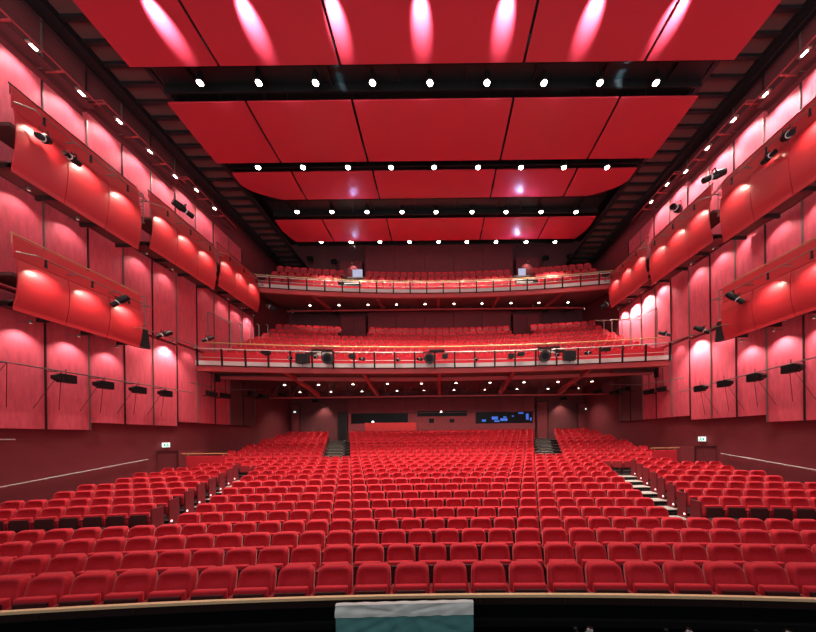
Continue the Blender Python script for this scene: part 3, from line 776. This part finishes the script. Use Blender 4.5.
# loudspeakers under balconies
for i, (px, py, Y) in enumerate(((315.5, 401, 27.4), (563.5, 398.5, 27.4), (334, 261.5, 26.8), (545.5, 258, 26.8), (336, 312.5, 27.0), (311, 311.5, 27.0), (545.5, 310, 27.0), (568, 309, 27.0), (310, 258.5, 27.4), (570, 256, 27.4))):
    p = at_depth(px, py, Y)
    t = thing('loudspeaker', 'small black loudspeaker on the rear wall, %s' % ['under first balcony at left', 'under first balcony at right', 'left of the top balcony box', 'right of the top balcony box', 'behind first balcony, inner left', 'behind first balcony, outer left', 'behind first balcony, inner right', 'behind first balcony, outer right', 'far left beside the top balcony', 'far right beside the top balcony'][i], 'loudspeaker', p, 0, 'loudspeakers on the rear walls')
    MB().box(-.26, -.14, -.15, .26, .14, .15, bev=.03).build('cabinet', 'black', t); MB().box(-.22, -.155, -.12, .22, -.14, .12).build('grille', 'black_metal', t)
    MB().tube((0, .14, 0), (0, BW-Y, 0), .02, 6).build('wall_arm', 'black_metal', t)

# downlights under the balconies
def under(px, py, Y, lab, pw, zc):
    p = at_depth(px, py, Y)
    t = thing('pendant_downlight', lab, 'light', p, 0, 'downlights under the balconies')
    MB().tube((0,0,0), (0,0,.13), .10, 12, .05).tube((0,0,.13), (0,0,max(.2, zc-p.z)), .01, 5).build('shade', 'steel', t, smooth=False)
    MB().tube((0,0,-.012), (0,0,0), .085, 12).build('lens', 'lens_small', t)
    if pw: lamp((p.x, p.y, p.z-.05), (p.x, p.y+.3, 0), pw*2.6, 120, .8, (1, .78, .66), .08)
for i, px in enumerate((284.5, 318.5, 353, 387.5, 421.5, 456, 490, 524, 558, 592)):
    under(px, 383.3-(px-440)*.012, 20.8, 'white downlight below the first balcony, front row, %s from the left' % nth(i+1), 115, CZ+3.9)
for i, px in enumerate((300, 331, 362, 397, 424, 454, 485, 517, 548, 578)):
    under(px, 390.3-(px-440)*.014, 25.4, 'dim downlight below the first balcony, rear row, %s from the left' % nth(i+1), 170, CZ+4.05)
for i, px in enumerate((310, 339, 368, 396.5, 425, 454, 482, 511, 539, 568)):
    under(px, 304.0-(px-440)*.012, 24.2, 'white downlight below the top balcony, %s from the left' % nth(i+1), 60, CZ+10.55)

# ---------------------------------------------------------------- fixtures on the first balcony rail
def fresnel(px, py, r, lab):
    p = at_depth(px, py, 18.0-sag(at_depth(px, py, 18).x)); z_ = p.z
    t = thing('rail_spotlight', lab, 'spotlight', p, 0, 'round spotlights on the balcony rail')
    MB().tube((0, .25, 0), (0, -.1, 0), r*.85, 16, r).build('lamp_body', 'black_metal', t)
    MB().tube((0, -.1, 0), (0, -.13, 0), r*1.08, 16).build('front_rim', 'black', t)
    MB().tube((0, -.131, 0), (0, -.14, 0), r*.66, 16).build('lens', 'glass', t)
    MB().box(-r*1.25, -.03, -.04, -r*1.12, .03, r*1.4).box(r*1.12, -.03, -.04, r*1.25, .03, r*1.4).box(-r*1.25, -.03, r*1.35, r*1.25, .03, r*1.45).build('yoke', 'black_metal', t)
fresnel(328, 359, .30, 'big round black spotlight on the first balcony rail at left')
fresnel(429.5, 359, .29, 'big round black spotlight at centre of the first balcony rail')
fresnel(544.5, 356.5, .30, 'big round black spotlight on the first balcony rail at right')
for px, py, w, h, lab in ((302.5, 358.5, .36, .27, 'square black loudspeaker on the rail at left of the first balcony'), (569.5, 355.5, .34, .27, 'square black loudspeaker on the rail at right of the first balcony'),
                    (266, 352.5, .22, .09, 'flat black monitor on the balcony rail, far left'), (352, 356, .18, .12, 'small black box lamp right of the left round spotlight'), (511, 356, .15, .13, 'small black box lamp left of a pale-topped box on the balcony rail'),
                    (521, 354, .18, .10, 'small pale-topped box lamp left of the right round spotlight'), (445, 356, .17, .12, 'small black box lamp just right of the central round spotlight'), (606, 349.5, .22, .09, 'flat black monitor on the balcony rail, far right'),
                    (437, 351, .45, .05, 'thin black bar across the rail above the central round spotlight')):
    x_ = at_depth(px, py, 18).x; p = at_depth(px, py, 18.05-sag(x_))
    t = thing('rail_fixture', lab, 'fixture', p, 0, 'box fixtures on the balcony rail')
    MB().box(-w, -.12, -h, w, .16, h, bev=.02).build('cabinet', 'black', t); MB().box(-w*.85, -.13, -h*.8, w*.85, -.12, h*.8).build('face', 'black_metal', t)
    MB().box(-.02, -.02, -h-.12, .02, .02, -h).build('clamp', 'black_metal', t)
for i, (px, py, dr) in enumerate(((290, 358, 1), (362, 359, -1), (419.5, 359, -1), (588, 353, 1), (398, 360, 0), (476, 359.5, 0), (316, 357, 0), (557, 355, 0))):
    x_ = at_depth(px, py, 18).x; p = at_depth(px, py, 18.1-sag(x_))
    spotlight_profile(p, (dr*.8, -1, -.2) if dr else (0, -1, -.35), 'small black spotlight on first balcony rail, %s of the small ones from left' % nth([1, 3, 5, 8, 4, 6, 2, 7][i]), .34, .09, 'small spotlights on the balcony rail')
# black fixtures hanging in the side bays under the first balcony
for i, (px, py, Y, s_) in enumerate(((211.5, 393.5, 17.6, -1), (225.5, 395.5, 18.6, -1), (252.5, 393.5, 20.4, -1), (263.5, 396, 21.2, -1), (282.5, 394.5, 22.3, -1), (663, 388.5, 17.8, 1), (649, 391.5, 18.7, 1), (625, 389, 20.4, 1), (614.5, 392, 21.2, 1), (597.5, 391, 22.6, 1))):
    p = at_depth(px, py, Y)
    t = thing('flood_light', 'black flood fixture under %s end of the first balcony, %s from the wall' % ('left' if s_ < 0 else 'right', nth(i % 5+1)), 'light', p, s_*.5, 'black fixtures under the first balcony')
    MB().box(-.24, -.2, -.14, .24, .22, .12, Matrix.Rotation(s_*-.3, 4, 'Y'), bev=.03).build('lamp_body', 'black_metal', t)
    MB().prism([(-.2, -.2, -.12), (.2, -.2, -.12), (.26, -.36, -.2), (-.26, -.36, -.2)], (0, 0, .04)).build('barn_door', 'black', t)
    MB().tube((0, 0, .1), (0, 0, CZ+3.8-p.z), .018, 6).build('hanger', 'pipe_dark', t)
for side, nm in ((-1, 'left'), (1, 'right')):
    pts = [(190, 386), (207, 389.5), (226, 393), (262, 392)] if side < 0 else [(684, 381), (668, 384), (640, 388), (610, 387)]
    ys = [16.4, 17.5, 18.6, 21.4] if side < 0 else [16.1, 17.0, 18.2, 21.0]
    tag(MB().path([at_depth(a, b, y)+Vector((0, 0, .18)) for (a, b), y in zip(pts, ys)], .025).build('bent_pipe', 'pipe'), 'bent pale pipe under the %s end of the first balcony' % nm, 'pipe', 'bent pipes')
    p0 = at_depth(217 if side < 0 else 657, 374 if side < 0 else 370, 18.3)
    t = thing('side_girder', 'long dark girder under the %s end of the first balcony' % nm, 'girder', p0, 0, 'side girders')
    s_ = -side
    MB().box(min(0, s_*2.6), 0, -.1, max(0, s_*2.6), .2, .08).build('girder_beam', 'pipe_dark', t); MB().box(-.1, -.08, -.45, .1, .12, .35).build('end_plate', 'black_metal', t)

# ---------------------------------------------------------------- spotlights on the galleries
SP = [(43, 138, -1, (.3, -1, -.5), .34, .11, 'black spotlight on the upper left gallery pipe, nearest the photo edge'),
      (72, 158.5, -1, (.1, -1, -.05), .45, .09, 'horizontal black spotlight on the upper left gallery pipe, second from the photo edge'),
      (183, 209, -1, (.5, 1, -.3), .85, .14, 'large dark spotlight standing on the middle upper left gallery rail'),
      (120, 301, -1, (-.6, -.6, -.9), .62, .10, 'black tube spotlight crossing the lower left box front'),
      (164, 334.5, -1, (-.5, -.8, -.6), .62, .09, 'black tube spotlight on the left wall pipe beyond the lower box'),
      (208, 339, -1, (-.5, -.8, -.6), .6, .09, 'black tube spotlight at the left end of the first balcony rail'),
      (788, 135, 1, (-.3, -1, -.4), .36, .11, 'black spotlight on the upper right gallery pipe, nearest the photo edge'),
      (769, 157, 1, (-.1, -1, -.05), .45, .09, 'bluish-black flat spotlight on the upper right gallery pipe, second from the photo edge'),
      (714, 176, 1, (-.9, .3, -.25), .80, .14, 'large dark spotlight above the cage of the upper right gallery'),
      (676, 208, 1, (-.9, -.5, -.1), .7, .15, 'black boxy spotlight standing on the middle upper right gallery rail'),
      (735, 298, 1, (.6, -.6, -.9), .64, .10, 'black tube spotlight crossing the lower right box front'),
      (702, 330, 1, (.6, -.6, -.6), .62, .09, 'black tube spotlight on the right wall pipe beyond the lower box'),
      (665, 334, 1, (.6, -.7, -.5), .6, .09, 'black tube spotlight at the right end of the first balcony rail'),
      (606, 305, 1, (.8, -.3, .3), .7, .15, 'black spotlight at the far end of the upper right gallery above balcony seats'),
      (271, 307.5, -1, (-.8, -.3, .3), .6, .14, 'black spotlight at the far end of the upper left gallery above balcony seats')]
for px, py, side, dr, L_, r, lab in SP:
    X = GX[side]-side*.34
    if px in (183, 714, 676): X = GX[side]+side*.05
    if px in (271, 606): p = at_depth(px, py, 21.8)
    elif px in (208, 665): p = at_depth(px, py, 17.0)
    else: p = at_side(px, py, X)
    spotlight_profile(p, dr, lab, L_, r, 'spotlights on the side galleries')
# pipes that carry the two tube spotlights beyond the lower boxes
for side, nm in ((-1, 'left'), (1, 'right')):
    X = GX[side]-side*.34
    a, b = (at_side(142, 328, X), at_side(200, 347, X)) if side < 0 else (at_side(722, 325, X), at_side(668, 343, X))
    tag(MB().tube(a, b, .024).tube(a, (a.x+side*1.2, a.y, a.z), .02).build('lighting_pipe', 'pipe'), 'pipe from the far end of lower %s box to the first balcony' % nm, 'pipe', 'pipes beyond the side boxes')
# stair rails at the ends of the first balcony
for side, nm, pxs in ((-1, 'left', (231, 241, 250, 259, 268)), (1, 'right', (622, 631, 641, 604, 612))):
    for i, px in enumerate(pxs):
        p = at_side(px, 333 if side < 0 else 329, (-12.2 if side < 0 else 11.6))
        zf = p.z-.2
        tag(MB().tube((0,0,-.9), (0,0,.55), .03).tube((0,0,.55), (-side*.0-.45, .5, .8), .024).build('stair_post', 'pipe', loc=None), 'thin stair post at %s end of the first balcony, %s in its line' % (nm, nth(i+1)), 'post', 'stair posts').location = p
# glass-less stair door frames above the balcony ends
for side, nm in ((-1, 'left'), (1, 'right')):
    p = at_depth(208 if side < 0 else 657, 338, 17.9); q = at_depth(208 if side < 0 else 657, 312 if side < 0 else 308, 17.9)
    e = 1.0 if side < 0 else -1.0
    tag(MB().tube(p, q, .03).tube(q, q+Vector((e, .6, -.42)), .025).build('stair_rail', 'pipe'), 'tall thin bent stair rail by the %s wall above the first balcony' % nm, 'rail', 'tall stair rails')

# ---------------------------------------------------------------- draped sheet over the pit, small things in the pit
a = at_depth(336, 604, 3.5); b = at_depth(473, 600.5, 3.5)
t = thing('draped_stand', 'low stand in the pit covered with white and teal plastic sheeting', 'stand', ((a.x+b.x)/2, 3.5, -1.6))
w = (b.x-a.x)/2; zt = (a.z+b.z)/2+1.6; sl = (b.z-a.z)/(2*w)
def wr(x, z):   # folds running out from the top centre
    dx, dz = x-.0, (zt-.12)-z; an = math.atan2(dx, dz+.02); r = math.hypot(dx, dz)
    return .013*max(0, math.sin(an*11+1.2))**4*min(1, r*4)+.0025*math.sin(x*31+z*17)+.002*math.sin(z*43-x*19)+.004*max(0, math.sin(x*9-z*23+2))**6
def sheet(z0, z1, mname, name, off, nz):
    m = MB(); rows = []
    for i in range(nz+1):
        z = z0+(z1-z0)*i/nz; rows.append([(-w+2*w*j/60, -off+wr(-w+2*w*j/60, z)*1.4, z+sl*(-w+2*w*j/60)+(.002*math.sin(j*.9) if i in (0, nz) else 0)) for j in range(61)])
    m.grid(rows); m.grid([[(x, y+.012, z) for x, y, z in r] for r in rows]); m.build(name, mname, t, smooth=True)
sheet(zt-1.5, zt-.10, 'teal', 'teal_sheet', .02, 40)
sheet(zt-.135, zt+.0, 'film', 'white_fold', .045, 10)
MB().box(-w+.02, .04, .0, w-.02, .10, zt-.05).build('stand_frame', 'black', t)
m = MB(); m.grid([[(-w+2*w*j/40, -.035+.06*i/5, zt+sl*(-w+2*w*j/40)+.003*math.sin(j*1.1+i)*(i/5)) for j in range(41)] for i in range(6)]); m.build('top_fold', 'film', t, smooth=True)
for i, (px, py) in enumerate(((588, 629), (687, 630.5), (786, 631.5))):
    p = at_depth(px, py, 3.3)
    t = thing('pit_bracket', 'small pale slotted metal bracket in the dark pit, %s from the left' % nth(i+1), 'bracket', (p.x, p.y, p.z-.1), 0, 'pale brackets in the pit')
    m = MB(); T = Matrix.Rotation(.35, 4, 'Y') @ Matrix.Rotation(.2, 4, 'X')
    for q in range(5):
        for c_ in (-1, 1): m.box(-.022+c_*.018-.012, -.008, -.1+q*.045, -.022+c_*.018+.012, .008, -.07+q*.045, T)
    m.build('slotted_plate', 'pale', t)
    MB().box(-.05, .01, -.16, .01, .03, .12, T).tube((0, .02, -.1), (0, .3, -.1), .012, 6).box(-.02, .29, -1.6-(p.z-.1), .02, .33, -.08).build('bracket_arm', 'black_metal', t)

# ---------------------------------------------------------------- light from the open stage behind the camera
w = bpy.data.worlds.new('World'); bpy.context.scene.world = w; w.use_nodes = True
nt = w.node_tree; bg = nt.nodes['Background']; tc = nt.nodes.new('ShaderNodeTexCoord'); sx = nt.nodes.new('ShaderNodeSeparateXYZ')
cr = nt.nodes.new('ShaderNodeMapRange'); cr.inputs['From Min'].default_value = -.5; cr.inputs['From Max'].default_value = .15
cr.inputs['To Min'].default_value = 3.8; cr.inputs['To Max'].default_value = .55; bg.inputs[0].default_value = (1, .93, .93, 1)
nt.links.new(tc.outputs['Generated'], sx.inputs[0]); nt.links.new(sx.outputs['Z'], cr.inputs['Value']); nt.links.new(cr.outputs[0], bg.inputs[1])

cam = bpy.data.cameras.new('Camera'); co = bpy.data.objects.new('Camera', cam); C.objects.link(co)
cam.sensor_width = 36; cam.sensor_fit = 'HORIZONTAL'; cam.lens = F/816*36; cam.clip_end = 200; cam.clip_start = .05
cam.shift_x = -(VX-408)/816; cam.shift_y = (VY-316)/816
co.location = (0, 0, CZ)
co.rotation_euler = (Matrix.Rotation(math.pi/2, 3, 'X') @ Matrix.Rotation(-ROLL, 3, 'Z')).to_euler()
sc = bpy.context.scene; sc.camera = co
sc.view_settings.view_transform = 'Standard'; sc.view_settings.look = 'None'; sc.view_settings.gamma = 1; sc.view_settings.exposure = 0
sc.view_settings.use_curve_mapping = False
